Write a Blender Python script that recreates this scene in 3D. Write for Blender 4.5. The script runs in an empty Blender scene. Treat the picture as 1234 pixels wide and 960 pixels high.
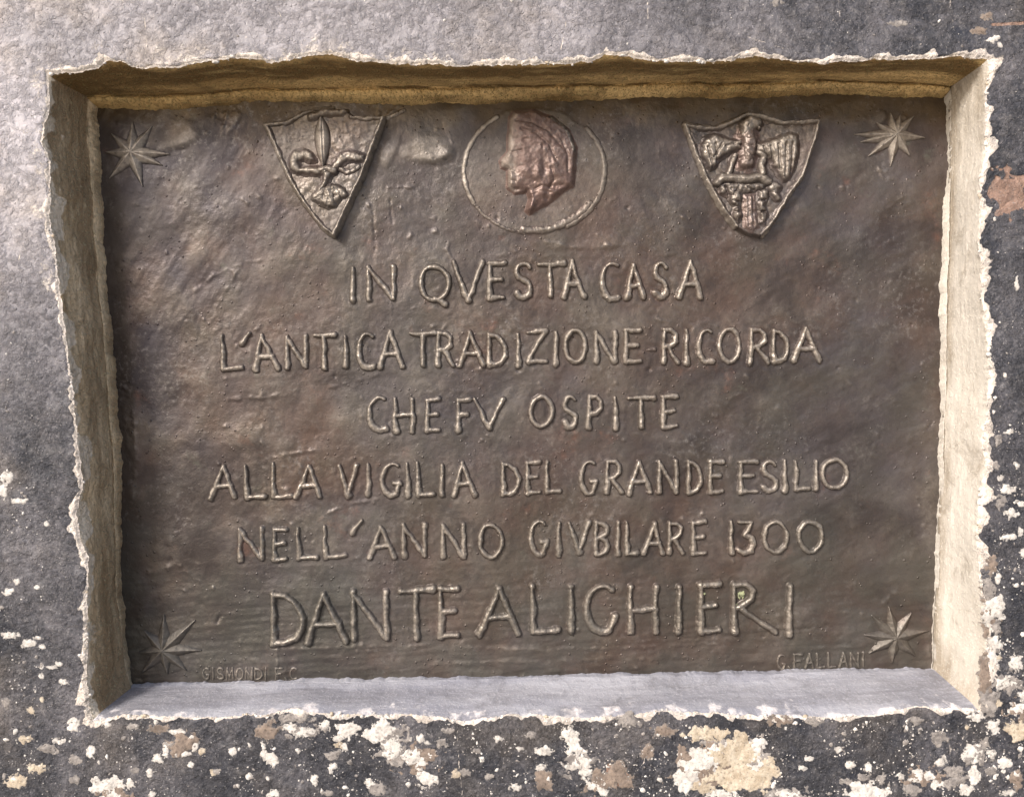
import bpy, math, random
import numpy as np
from mathutils import Vector

# ------------------------------------------------------------------ camera, light, exposure
SC = bpy.context.scene
COL = SC.collection
D = 1.05            # camera to wall face, metres; one photograph pixel is 1 mm on the wall face
DP = 0.085          # depth of the plate behind the wall face
ZC = 1.80           # height of the picture centre
cam_d = bpy.data.cameras.new('camera')
cam = bpy.data.objects.new('camera', cam_d)
COL.objects.link(cam)
cam.location = (0, -D, ZC)
cam.rotation_euler = (math.radians(90), 0, 0)
cam_d.sensor_fit = 'HORIZONTAL'
cam_d.sensor_width = 36
cam_d.lens = 36 * D / 1.234
cam_d.clip_start = 0.01
cam_d.clip_end = 200
SC.camera = cam

SUN_DIR = Vector((-0.86, -1.0, 0.88)).normalized()      # towards the light: upper left, in front
world = bpy.data.worlds.new('World')
SC.world = world
world.use_nodes = True
wt = world.node_tree
sky = wt.nodes.new('ShaderNodeTexSky')
sky.sky_type = 'NISHITA'
sky.sun_disc = False
sky.sun_elevation = math.asin(SUN_DIR.z)
sky.sun_rotation = math.atan2(SUN_DIR.x, SUN_DIR.y)
sky.dust_density = 4.0
sky.air_density = 1.0
sky.ozone_density = 0.8
bg = wt.nodes['Background']
bg.inputs['Strength'].default_value = 0.15
wt.links.new(sky.outputs[0], bg.inputs[0])
sun_d = bpy.data.lights.new('sun', 'SUN')
sun_d.energy = 2.6
sun_d.angle = math.radians(11)
sun_d.color = (1.0, 0.965, 0.925)
sun = bpy.data.objects.new('sun', sun_d)
COL.objects.link(sun)
sun.location = SUN_DIR * 5
sun.rotation_euler = (-SUN_DIR).to_track_quat('-Z', 'Y').to_euler()
SC.view_settings.view_transform = 'Standard'
SC.view_settings.look = 'None'
SC.view_settings.gamma = 1
SC.view_settings.exposure = 0.40
SC.view_settings.use_curve_mapping = False

rng = np.random.default_rng(7)
random.seed(7)

# ------------------------------------------------------------------ noise
_perm = np.random.default_rng(11).permutation(512).astype(np.int64)
_ga = np.random.default_rng(12).uniform(0, 2 * np.pi, 512)
_gx, _gy = np.cos(_ga), np.sin(_ga)

def pn(x, y, seed=0):
    x = np.asarray(x, float); y = np.asarray(y, float)
    xi = np.floor(x).astype(np.int64); yi = np.floor(y).astype(np.int64)
    fx = x - xi; fy = y - yi
    u = fx * fx * fx * (fx * (fx * 6 - 15) + 10)
    v = fy * fy * fy * (fy * (fy * 6 - 15) + 10)
    def g(ix, iy, dx, dy):
        h = _perm[(_perm[(_perm[(ix + seed * 37) & 511] + iy) & 511] + seed * 101) & 511]
        return _gx[h] * dx + _gy[h] * dy
    a = g(xi, yi, fx, fy); b = g(xi + 1, yi, fx - 1, fy)
    c = g(xi, yi + 1, fx, fy - 1); d = g(xi + 1, yi + 1, fx - 1, fy - 1)
    return (a + (b - a) * u + (c - a) * v + (a - b - c + d) * u * v) * 1.5

def fbm(x, y, s, octs=4, seed=0, gain=.5):
    t = 0; amp = 1.0; f = 1.0 / s
    for k in range(octs):
        t = t + amp * pn(np.asarray(x) * f, np.asarray(y) * f, seed + k * 3)
        amp *= gain; f *= 2.03
    return t

def sstep(a, b, x):
    t = np.clip((x - a) / (b - a), 0, 1)
    return t * t * (3 - 2 * t)

# ------------------------------------------------------------------ pixel of the photograph -> metres, at a depth behind the wall face
def px2w(u, v, depth):
    k = (D + depth) / D / 1000.0
    return (u - 617.0) * k, depth, ZC - (v - 480.0) * k

KP = (D + DP) / D / 1000.0
def plate_w(u, v, h):            # h = relief above the plate in mm
    u = np.asarray(u, float); v = np.asarray(v, float)
    return np.stack([(u - 617) * KP, DP - h / 1000.0 + 0 * u, ZC - (v - 480) * KP], -1)

# ------------------------------------------------------------------ object helpers
def empty(name, loc, label=None, cat=None, kind=None, parent=None):
    o = bpy.data.objects.new(name, None)
    o.empty_display_size = 0.05
    COL.objects.link(o)
    loc = Vector(loc)
    o['wl'] = list(loc)
    if parent is not None:
        o.parent = parent
        o.location = loc - Vector(parent['wl'])
    else:
        o.location = loc
    if label: o['label'] = label
    if cat: o['category'] = cat
    if kind: o['kind'] = kind
    return o

def mesh_obj(name, V, F, mat, parent=None, origin=None, attrs=None, smooth=True, label=None, kind=None):
    V = np.asarray(V, np.float64).reshape(-1, 3)
    F = np.asarray(F, np.int32)
    if origin is None:
        origin = (V.min(0) + V.max(0)) / 2
    origin = np.asarray(origin, float)
    me = bpy.data.meshes.new(name)
    me.vertices.add(len(V))
    me.vertices.foreach_set('co', (V - origin).astype(np.float32).ravel())
    n, k = F.shape
    me.loops.add(n * k)
    me.loops.foreach_set('vertex_index', F.ravel())
    me.polygons.add(n)
    me.polygons.foreach_set('loop_start', np.arange(0, n * k, k, dtype=np.int32))
    me.polygons.foreach_set('loop_total', np.full(n, k, np.int32))
    me.update(calc_edges=True)
    me.polygons.foreach_set('use_smooth', np.full(n, smooth, bool))
    if attrs:
        for a, arr in attrs.items():
            at = me.attributes.new(a, 'FLOAT', 'POINT')
            at.data.foreach_set('value', np.asarray(arr, np.float32).ravel())
    me.materials.append(mat)
    o = bpy.data.objects.new(name, me)
    COL.objects.link(o)
    o['wl'] = [float(c) for c in origin]
    if parent is not None:
        o.parent = parent
        o.location = Vector(origin) - Vector(parent['wl'])
    else:
        o.location = Vector(origin)
    if label: o['label'] = label
    if kind: o['kind'] = kind
    return o

def grid_faces(nr, nc, keep=None):
    i = np.arange(nr * nc).reshape(nr, nc)
    q = np.stack([i[:-1, :-1], i[1:, :-1], i[1:, 1:], i[:-1, 1:]], -1)
    if keep is not None:
        q = q[keep]
    return q.reshape(-1, 4)

def compact(V, F, attrs=None):
    used, inv = np.unique(F, return_inverse=True)
    F2 = inv.reshape(F.shape)
    A = {k: np.asarray(a).ravel()[used] for k, a in (attrs or {}).items()}
    return V.reshape(-1, 3)[used], F2, A

def add_skirt(V, F, dy, A):
    """close the open border of a sheet with a wall going dy metres back (away from the viewer)"""
    e = {}
    for f in F:
        for a, b in ((f[0], f[1]), (f[1], f[2]), (f[2], f[3]), (f[3], f[0])):
            e[(a, b)] = e.get((a, b), 0) + 1
    bd = [(a, b) for (a, b) in e if (b, a) not in e]
    if not bd: return V, F, A
    ids = sorted({a for a, b in bd} | {b for a, b in bd})
    m = {a: len(V) + k for k, a in enumerate(ids)}
    low = V[ids].copy(); low[:, 1] += dy
    V2 = np.vstack([V, low])
    F2 = np.vstack([F, np.array([(b, a, m[a], m[b]) for a, b in bd])])
    A2 = {k: np.concatenate([a_, a_[ids]]) for k, a_ in A.items()}
    return V2, F2, A2

# ------------------------------------------------------------------ materials
class NT:
    def __init__(s, name):
        s.m = bpy.data.materials.new(name); s.m.use_nodes = True
        s.t = s.m.node_tree; s.b = s.t.nodes['Principled BSDF']
        s.pos = s.t.nodes.new('ShaderNodeNewGeometry').outputs['Position']
    def n(s, ty, **kw):
        nd = s.t.nodes.new(ty)
        for k, v in kw.items(): setattr(nd, k, v)
        return nd
    def lk(s, a, b): s.t.links.new(a, b)
    def put(s, sock, v):
        if isinstance(v, bpy.types.NodeSocket): s.lk(v, sock)
        else: sock.default_value = v
    def noise(s, scale, detail=4, rough=.55, stretch=None, rot=None, dist=0):
        nd = s.n('ShaderNodeTexNoise')
        nd.inputs['Scale'].default_value = scale
        nd.inputs['Detail'].default_value = detail
        nd.inputs['Roughness'].default_value = rough
        nd.inputs['Distortion'].default_value = dist
        v = s.pos
        if stretch or rot:
            mp = s.n('ShaderNodeMapping')
            if rot: mp.inputs['Rotation'].default_value = rot
            s.lk(v, mp.inputs[0]); v = mp.outputs[0]
            if stretch:
                mp2 = s.n('ShaderNodeMapping'); mp2.inputs['Scale'].default_value = stretch
                s.lk(v, mp2.inputs[0]); v = mp2.outputs[0]
        s.lk(v, nd.inputs['Vector'])
        return nd.outputs['Fac']
    def voro(s, scale, feature='F1'):
        nd = s.n('ShaderNodeTexVoronoi', feature=feature)
        nd.inputs['Scale'].default_value = scale
        s.lk(s.pos, nd.inputs['Vector'])
        return nd.outputs['Distance']
    def attr(s, name):
        nd = s.n('ShaderNodeAttribute', attribute_name=name)
        return nd.outputs['Fac']
    def math(s, op, a, b=0.0, clamp=False):
        nd = s.n('ShaderNodeMath', operation=op, use_clamp=clamp)
        s.put(nd.inputs[0], a); s.put(nd.inputs[1], b)
        return nd.outputs[0]
    def ramp(s, v, a, b, c=0.0, d=1.0):
        nd = s.n('ShaderNodeMapRange', interpolation_type='SMOOTHSTEP')
        s.put(nd.inputs[0], v)
        for i, x in enumerate((a, b, c, d)): nd.inputs[i + 1].default_value = x
        return nd.outputs[0]
    def mix(s, f, a, b, mode='MIX'):
        nd = s.n('ShaderNodeMix', data_type='RGBA', blend_type=mode)
        s.put(nd.inputs[0], f)
        for i, x in ((6, a), (7, b)):
            s.put(nd.inputs[i], x if isinstance(x, bpy.types.NodeSocket) else (*x, 1.0))
        return nd.outputs[2]
    def bump(s, h, dist, strength=1.0, prev=None):
        nd = s.n('ShaderNodeBump')
        nd.inputs['Strength'].default_value = strength
        nd.inputs['Distance'].default_value = dist
        s.lk(h, nd.inputs['Height'])
        if prev is not None: s.lk(prev, nd.inputs['Normal'])
        return nd.outputs[0]
    def done(s, col, rough=.7, normal=None, metal=0.0, spec=.5):
        s.put(s.b.inputs['Base Color'], col if isinstance(col, bpy.types.NodeSocket) else (*col, 1))
        s.put(s.b.inputs['Roughness'], rough)
        s.put(s.b.inputs['Metallic'], metal)
        s.b.inputs['Specular IOR Level'].default_value = spec
        if normal is not None: s.lk(normal, s.b.inputs['Normal'])
        return s.m

def bronze_material(name, red=0.0, lift=0.0):
    t = NT(name)
    big = t.ramp(t.noise(3.2, 5, .6), .40, .60)
    mid = t.ramp(t.noise(13, 5, .62), .36, .66)
    streak = t.ramp(t.noise(26, 4, .6, stretch=(1, 1, .22), rot=(0, math.radians(-38), 0)), .42, .68)
    fine = t.noise(150, 5, .7)
    brown = (.084, .055, .044); grey = (.066, .056, .058); olive = (.074, .066, .052)
    c = t.mix(big, brown, grey)
    c = t.mix(t.math('MULTIPLY', mid, .55), c, olive)
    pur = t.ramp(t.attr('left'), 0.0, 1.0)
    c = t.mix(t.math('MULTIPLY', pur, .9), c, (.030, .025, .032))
    c = t.mix(t.math('MULTIPLY', streak, .20), c, (.17, .148, .145))
    blot = t.ramp(t.noise(7.5, 6, .68, dist=.3), .36, .50, 1.0, 0.0)
    c = t.mix(t.math('MULTIPLY', blot, .65), c, (.036, .028, .027))
    # niche shade painted along the plate edges, then oxide: ochre drips under the mortar, rusty and green traces
    edge_shade = t.math('ADD', t.attr('edge'), t.math('MULTIPLY', t.math('SUBTRACT', t.noise(40, 5, .65), .5), .9))
    c = t.mix(t.math('MULTIPLY', t.ramp(edge_shade, .25, .85), .8), c, (.034, .024, .018))
    och = t.ramp(t.math('ADD', t.attr('top'), t.math('MULTIPLY', t.noise(30, 4, .6), .9)), .95, 1.6)
    c = t.mix(t.math('MULTIPLY', och, .6), c, (.13, .085, .036))
    rust = t.ramp(t.noise(17, 6, .7), .60, .80)
    c = t.mix(t.math('MULTIPLY', rust, .55), c, (.18, .085, .06))
    green = t.ramp(t.noise(21, 6, .7, dist=.4), .62, .74)
    c = t.mix(t.math('MULTIPLY', green, .40), c, (.12, .125, .10))
    if red: c = t.mix(red, c, (.20, .125, .105))
    # rubbed crests are paler, with dust
    cr = t.math('MULTIPLY', t.attr('crest'), t.ramp(fine, .30, .62, .45, 1.0))
    c = t.mix(t.math('MULTIPLY', cr, .78), c, (.37, .325, .275))
    dust = t.math('MULTIPLY', t.ramp(fine, .50, .74), t.ramp(t.noise(9, 5, .65), .42, .66))
    c = t.mix(t.math('MULTIPLY', dust, .55), c, (.24, .22, .21))
    low = t.ramp(t.attr('low'), 0.0, 1.0)
    c = t.mix(t.math('MULTIPLY', t.math('MULTIPLY', low, t.ramp(t.noise(11, 5, .6), .36, .60)), .5), c, (.070, .071, .062))
    c = t.mix(t.math('MULTIPLY', t.ramp(t.noise(240, 3, .6), .60, .75), .5), c, (.04, .03, .028))
    if lift: c = t.mix(lift, c, (.30, .26, .22))
    bp = t.bump(t.noise(26, 4, .5), .0036, .6)
    bp = t.bump(t.noise(170, 4, .6), .0008, .6, bp)
    nod = t.ramp(t.voro(120), .02, .22, 1.0, 0.0)
    bp = t.bump(t.math('MULTIPLY', nod, t.ramp(t.noise(30, 3), .48, .60)), .0011, .9, bp)
    bp = t.bump(t.noise(520, 3, .6), .0004, .6, bp)
    return t.done(c, t.ramp(t.noise(8, 5, .6), .38, .64, .37, .62), bp, .45, .55)

M_BRONZE = bronze_material('patinated_bronze')
M_BRONZE_RED = bronze_material('reddish_bronze', red=.55)
M_RUSSET = bronze_material('russet_bronze', red=.3)
M_LETTER = bronze_material('letter_bronze', lift=.05)

def wall_material():
    t = NT('painted_plaster')
    n1 = t.noise(9, 6, .65); n2 = t.noise(60, 6, .7); n3 = t.noise(260, 4, .65)
    fade_sheen = t.math('ADD', t.attr('fade_sheen'), t.math('MULTIPLY', t.math('SUBTRACT', n1, .5), .45))
    fade_sheen = t.math('ADD', fade_sheen, t.math('MULTIPLY', t.math('SUBTRACT', n2, .5), .32))
    fade_sheen = t.math('ADD', fade_sheen, t.math('MULTIPLY', t.math('SUBTRACT', n3, .5), .42))
    fade_sheen = t.math('ADD', fade_sheen, t.math('MULTIPLY', t.math('SUBTRACT', t.noise(14, 5, .6, stretch=(1, 1, .3)), .5), .45), True)
    dark = t.mix(t.ramp(t.noise(24, 5, .6), .35, .65), (.022, .024, .034), (.048, .047, .055))
    c = t.mix(fade_sheen, dark, (.475, .445, .475))
    warm = t.ramp(t.noise(6, 5, .6), .50, .66)
    c = t.mix(t.math('MULTIPLY', warm, .45), c, t.mix(fade_sheen, (.085, .070, .058), (.56, .47, .40)))
    tan = t.ramp(t.math('ADD', t.attr('tan'), t.math('MULTIPLY', t.math('SUBTRACT', n2, .5), .6)), .42, .58)
    c = t.mix(tan, c, t.mix(n3, (.20, .115, .085), (.40, .27, .21)))
    li = t.math('ADD', t.attr('lime'), t.math('MULTIPLY', t.math('SUBTRACT', n2, .5), .9))
    li = t.math('ADD', li, t.math('MULTIPLY', t.math('SUBTRACT', n3, .5), .5))
    lime = t.ramp(li, .40, .60)
    c = t.mix(lime, c, t.mix(t.noise(35, 4), (.80, .74, .70), (.62, .53, .44)))
    bp = t.bump(t.noise(48, 4, .55), .0050, .55)
    lump = t.ramp(t.noise(105, 6, .68, dist=.15), .40, .78)
    bp = t.bump(t.math('MULTIPLY', lump, t.ramp(t.noise(36, 3), .30, .56)), .0042, .9, bp)
    nod = t.ramp(t.voro(190), .05, .30, 1.0, 0.0)
    nodm = t.ramp(t.noise(85, 3), .50, .58)
    nod = t.math('MULTIPLY', nod, nodm)
    bp = t.bump(nod, .0016, .9, bp)
    c = t.mix(t.math('MULTIPLY', nod, .35), c, (.58, .54, .53))
    bp = t.bump(t.noise(330, 4, .7), .0013, .9, bp)
    pit = t.ramp(t.voro(75), .0, .16, 1.0, 0.0)
    bp = t.bump(t.math('MULTIPLY', pit, t.ramp(t.noise(11, 3), .50, .60)), .0016, -.8 if False else .8, bp)
    c = t.mix(t.math('MULTIPLY', t.ramp(t.noise(430, 3, .6), .60, .72), .35), c, (.62, .59, .58))
    c = t.mix(t.math('MULTIPLY', t.math('MULTIPLY', lump, t.ramp(t.noise(70, 4, .6), .50, .62)), .35), c, (.50, .47, .47))
    bp = t.bump(lime, .0012, .6, bp)
    return t.done(c, t.ramp(n2, .3, .7, .36, .62), bp, 0, .5)
M_WALL = wall_material()

def plaster_material(name, c1, c2, stain, amount, bumpk=1.0, along='x', limec=(.76, .69, .62)):
    """mortar of the niche: c1/c2 clean colours, stain = dirt colour, amount its share"""
    t = NT(name)
    st = (.25, 1, 1.0) if along == 'x' else (1, 1, .25)
    lines = t.noise(90, 5, .65, stretch=(.15, 1, 1) if along == 'x' else (1, 1, .15))
    n1 = t.noise(16, 5, .6, stretch=st); n2 = t.noise(120, 5, .7)
    c = t.mix(t.ramp(n1, .35, .65), c1, c2)
    s1 = t.ramp(t.math('ADD', t.attr('stain'), t.math('MULTIPLY', t.math('SUBTRACT', t.noise(28, 5, .65, stretch=st), .5), 1.6)), .25, .95)
    c = t.mix(t.math('MULTIPLY', s1, amount), c, stain)
    c = t.mix(t.math('MULTIPLY', t.ramp(lines, .52, .72), .30), c, tuple(min(1, x * 1.45) for x in c1))
    c = t.mix(t.math('MULTIPLY', t.ramp(n2, .56, .74), .35), c, tuple(x * .55 for x in stain))
    li = t.math('ADD', t.attr('lime'), t.math('MULTIPLY', t.math('SUBTRACT', t.noise(50, 5, .7), .5), .9))
    c = t.mix(t.ramp(li, .42, .60), c, limec)
    bp = t.bump(lines, .0035, .55 * bumpk)
    bp = t.bump(t.noise(70, 5, .6), .0040, .5 * bumpk, bp)
    bp = t.bump(n2, .0020, .6 * bumpk, bp)
    grit = t.ramp(t.noise(300, 3, .6), .50, .68)
    bp = t.bump(grit, .0010, .7 * bumpk, bp)
    blot = t.ramp(t.noise(22, 6, .7, dist=.5), .52, .66)
    c = t.mix(t.math('MULTIPLY', blot, .5), c, tuple(x * .8 for x in stain))
    c = t.mix(t.math('MULTIPLY', grit, .22), c, tuple(min(.9, x * 1.5) for x in c1))
    return t.done(c, .82, bp, 0, .3)
M_TOP = plaster_material('ochre_stained_mortar', (.74, .52, .24), (.52, .34, .14), (.13, .075, .026), .85, 1.9, 'x')
M_LEFT = plaster_material('brown_stained_mortar', (.72, .58, .40), (.52, .40, .255), (.20, .135, .075), .75, 1.6, 'z', (.74, .65, .53))
M_RIGHT = plaster_material('cream_plaster', (.58, .54, .485), (.48, .445, .395), (.30, .25, .19), .85, .6, 'z')
M_BOTTOM = plaster_material('grey_cement', (.36, .36, .395), (.26, .262, .305), (.165, .16, .175), .7, .6, 'x', (.66, .62, .62))

def flake_material(name, a, b, bk=1.0):
    t = NT(name)
    n = t.noise(80, 5, .7)
    c = t.mix(t.ramp(n, .3, .7), a, b)
    c = t.mix(t.math('MULTIPLY', t.ramp(t.noise(38, 5, .7), .50, .66), .5), c, tuple(x * .7 for x in b))
    c = t.mix(t.math('MULTIPLY', t.ramp(t.noise(260, 4, .7), .52, .68), .65), c, tuple(x * .3 for x in b))
    c = t.mix(t.math('MULTIPLY', t.attr('rim'), .6), c, (.20, .185, .175))
    bp = t.bump(t.noise(140, 5, .65), .0018, .8 * bk)
    bp = t.bump(t.noise(500, 3, .6), .0007, .7 * bk, bp)
    return t.done(c, .8, bp, 0, .3)
M_WHITE = flake_material('white_lime', (.72, .69, .655), (.50, .465, .43))
M_TAN = flake_material('tan_plaster', (.30, .235, .19), (.17, .135, .115))
M_CREAM = flake_material('cream_plaster_patch', (.60, .53, .43), (.42, .34, .25))
M_GREY = flake_material('grey_lime', (.38, .345, .32), (.17, .155, .15))

# ------------------------------------------------------------------ the wall with its niche: one lofted surface, cut into parts
rim = {
 'T': [(56,89),(90,86),(118,82),(130,72),(142,73),(165,82),(210,82),(240,75),(290,70),(312,71),(325,76),(345,73),(362,67),(400,65),(428,73),(470,76),(560,79),(620,78),(680,76),(715,73),(728,67),(748,66),(765,70),(800,73),(850,75),(885,72),(915,68),(935,71),(970,75),(1000,76),(1050,72),(1120,70),(1165,68),(1191,72)],
 'R': [(1191,72),(1193,90),(1187,120),(1188,160),(1189,190),(1181,215),(1183,250),(1180,290),(1184,330),(1183,355),(1187,380),(1193,440),(1189,500),(1185,540),(1189,560),(1180,600),(1178,650),(1182,690),(1187,740),(1191,780),(1186,830),(1180,856)],
 'B': [(112,868),(150,861),(240,865),(320,861),(350,854),(400,861),(500,861),(560,869),(620,861),(700,865),(760,861),(800,856),(880,861),(1000,864),(1060,861),(1100,851),(1140,853),(1180,856)],
 'L': [(56,89),(60,120),(53,150),(50,172),(61,195),(61,230),(59,260),(67,310),(75,380),(85,450),(92,520),(97,560),(99,585),(90,620),(96,650),(105,672),(104,750),(103,800),(107,850),(112,868)],
}
inner = {
 'T': [(103,116),(200,113),(300,107),(400,105),(620,102),(800,100),(1000,97),(1110,99),(1146,106)],
 'R': [(1146,106),(1148,200),(1146,300),(1143,400),(1140,500),(1136,600),(1131,700),(1126,807)],
 'B': [(159,828),(300,823),(500,819),(700,815),(900,811),(1126,807)],
 'L': [(103,116),(106,200),(115,320),(125,430),(135,550),(139,700),(150,800),(159,828)],
}
plate = {
 'T': [(117,131),(180,134),(250,131),(300,124),(400,125),(500,128),(620,124),(800,117),(880,120),(1000,113),(1100,118),(1139,116)],
 'R': [(1139,116),(1143,200),(1136,240),(1133,300),(1131,450),(1131,600),(1125,700),(1121,804)],
 'B': [(161,824),(300,820),(500,816),(700,812),(900,808),(1121,804)],
 'L': [(117,131),(121,200),(127,320),(138,430),(147,550),(147,700),(154,790),(161,824)],
}
OUT = 2600.0
NH, NV = 920, 660
seg = [('T', NH, 1), ('R', NV, 1), ('B', NH, -1), ('L', NV, -1)]
def ring(tab, jag=None, calm=None):
    us, vs = [], []
    for key, n, sgn in seg:
        p = np.array(tab[key], float)
        f = np.arange(n) / n
        if sgn < 0: f = 1 - f
        if key in 'TB':
            m = p[0, 0] + (p[-1, 0] - p[0, 0]) * f; o = np.interp(m, p[:, 0], p[:, 1]); us.append(m); vs.append(o)
        else:
            m = p[0, 1] + (p[-1, 1] - p[0, 1]) * f; o = np.interp(m, p[:, 1], p[:, 0]); us.append(o); vs.append(m)
    u = np.concatenate(us); v = np.concatenate(vs)
    if calm:
        pass
    if jag:
        for k, (amp, sc) in enumerate(jag):
            u = u + amp * fbm(u, v, sc, 3, 40 + k); v = v + amp * fbm(u + 500, v, sc, 3, 60 + k)
    return np.append(u, u[0]), np.append(v, v[0])
rimu, rimv = ring(rim, [(1.2, 26), (1.3, 9), (.8, 4)])
rsu, rsv = ring(rim)
_k = np.exp(-(np.arange(-40, 41) / 16.0) ** 2); _k /= _k.sum()
rsu = np.convolve(np.r_[rsu[:-1], rsu[:-1], rsu[:-1]], _k, 'same')[len(rsu) - 1:2 * len(rsu) - 2]
rsv = np.convolve(np.r_[rsv[:-1], rsv[:-1], rsv[:-1]], _k, 'same')[len(rsv) - 1:2 * len(rsv) - 2]
rsu = np.append(rsu, rsu[0]); rsv = np.append(rsv, rsv[0])
inu, inv_ = ring(inner, [(1.8, 60)])
plu, plv = ring(plate, [(2.6, 30), (.9, 7)])
# soft bottom / right mouldings are calmer
c0 = {'T': [(-OUT, -OUT), (1234+OUT, -OUT)], 'R': [(1234+OUT, -OUT), (1234+OUT, 960+OUT)], 'B': [(-OUT, 960+OUT), (1234+OUT, 960+OUT)], 'L': [(-OUT, -OUT), (-OUT, 960+OUT)]}
outu, outv = ring(c0)
NCOL = len(rimu)
side = np.concatenate([np.full(n, k) for k, (_, n, _) in enumerate(seg)] + [[0]])

def wall_h(u, v):      # relief of the wall face towards the viewer, mm
    return (1.8 * fbm(u, v, 170, 3, 3) + .9 * fbm(u, v, 38, 3, 5) + .35 * fbm(u, v, 11, 2, 6))

def seg_dist(u, v, pts):
    d = np.full(np.shape(u), 1e9)
    for (a, b), (c, e) in zip(pts[:-1], pts[1:]):
        dx, dy = c - a, e - b
        t = np.clip(((u - a) * dx + (v - b) * dy) / max(dx * dx + dy * dy, 1e-9), 0, 1)
        d = np.minimum(d, np.hypot(u - a - t * dx, v - b - t * dy))
    return d

fade_sheen_pts = np.array([(0,0,.72),(0,150,.85),(25,230,.80),(150,30,.70),(300,20,.66),(500,30,.52),(420,50,.60),(650,30,.50),(700,40,.46),(850,30,.24),(1000,30,.15),(1200,30,.08),(1215,150,.04),(1210,400,.05),(1210,600,.05),(15,310,.62),(20,345,.28),(20,420,.20),(20,500,.16),(40,600,.13),(40,750,.09),(50,900,.07),(300,900,.05),(600,900,.04),(900,900,.0),(1200,900,.0),(-500,-300,.7),(-500,1200,.2),(1700,-300,.1),(1700,1200,.05)])
def fade_sheen_field(u, v):  # faded paint, with the sheen at upper left put into the colour too
    w = 0; s = 0
    for a, b, c in fade_sheen_pts:
        k = 1.0 / (((u - a) ** 2 + (v - b) ** 2) / 900 + 1.2) ** 1.6
        w = w + k; s = s + k * c
    return s / w

cracks = [[(174,-20),(173,10),(177,50),(174,68)], [(146,-20),(150,26)], [(690,-10),(682,28),(676,60)], [(1144,-15),(1148,25),(1152,66)], [(780,-10),(781,22)],
          [(648,872),(600,905),(545,950),(520,975)], [(551,880),(553,920),(558,965)], [(760,905),(740,926)], [(778,900),(776,918),(768,928)], [(900,45),(965,66)], [(330,-10),(338,20)], [(20,330),(26,300)], [(60,-5),(72,40)], [(1010,-5),(1012,20)], [(1196,30),(1240,28)]]
rows = np.concatenate([np.arange(0, 6, .8), np.arange(6, 112, 1.35), 112 + np.cumsum(2.0 * 1.22 ** np.arange(28))])
rows = rows[rows < OUT]; rows = np.append(rows, OUT)
tt = (rows / OUT)[:, None]
WU = rimu[None] + (outu - rimu)[None] * tt
WV = rimv[None] + (outv - rimv)[None] * tt
dist = rows[:, None] + 0 * WU
H = wall_h(WU, WV)
edge_n = fbm(WU, WV, 22, 4, 81)
lipw = np.array([7, 10, 6, 8])[side][None] * (1 + 1.3 * fbm(WU[:1], WV[:1], 34, 4, 90)) 
lip = sstep(1.0, .35, dist / np.maximum(lipw, 2.5) + .35 * edge_n)
H = H + lip * (.7 + .8 * fbm(WU, WV, 9, 3, 91)) - 2.6 * sstep(4.2, 0, dist) 
crk = np.zeros_like(WU)
for c in cracks[:-1]:
    near = (dist < 170)
    d = np.full_like(WU, 99.0)
    d[near] = seg_dist(WU[near], WV[near], c)
    crk = np.maximum(crk, sstep(1.9, .4, d + .8 * edge_n) * (.45 if c[0] == (648, 872) else 1.0) * np.clip(.75 + .9 * edge_n, 0, 1.2))
dd = seg_dist(WU, WV, cracks[-1])
lime = np.maximum(lip * .95, crk * .62)
# pale cement feathered over the paint above the niche
haze_top = sstep(46, 4, dist + 20 * fbm(WU, WV, 40, 4, 95)) * ((side == 0) | (side == 3))[None] * sstep(1000, 600, WU) * (1 - .6 * sstep(350, 500, WV))
lime = np.maximum(lime, .42 * haze_top)
tanp = np.maximum(sstep(26, 12, np.hypot((WU - 1216) / 1.25, (WV - 232) / 1.45) + 10 * fbm(WU, WV, 16, 4, 97)), sstep(3, .8, dd))
tanp = np.maximum(tanp, .8 * sstep(18, 6, np.hypot((WU - 742) / 1.3, WV - 934) + 8 * fbm(WU, WV, 14, 3, 98)))
H = H - .9 * sstep(.35, .6, tanp)
fade_sheen = fade_sheen_field(WU, WV) + .12 * fbm(WU, WV, 90, 4, 99)
x, y, z = px2w(WU, WV, 0.0)
V = np.stack([x, y - H / 1000.0, z], -1)
WALL = empty('wall', (0, 0, ZC - 1.0), label='old plastered wall, its dark grey paint fading to pale lilac and flaking to white', kind='structure')
mesh_obj('painted_plaster', V, grid_faces(len(rows), NCOL), M_WALL, WALL, (0, 0, ZC), dict(fade_sheen=fade_sheen, lime=lime, tan=tanp))

# plain sheet out of view below, added to bounce light up into the niche
def ground_mat():
    t = NT('bounce_paving')
    c = t.mix(t.ramp(t.noise(3, 6, .6), .35, .65), (.30, .27, .24), (.38, .35, .31))
    return t.done(c, .85, t.bump(t.noise(20, 5, .6), .01, .5))
mesh_obj('ground', [(-60, .05, 0), (60, .05, 0), (60, -60, 0), (-60, -60, 0)], [(0, 3, 2, 1)], ground_mat(), None, (0, 0, 0), kind='structure', smooth=False)

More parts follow.
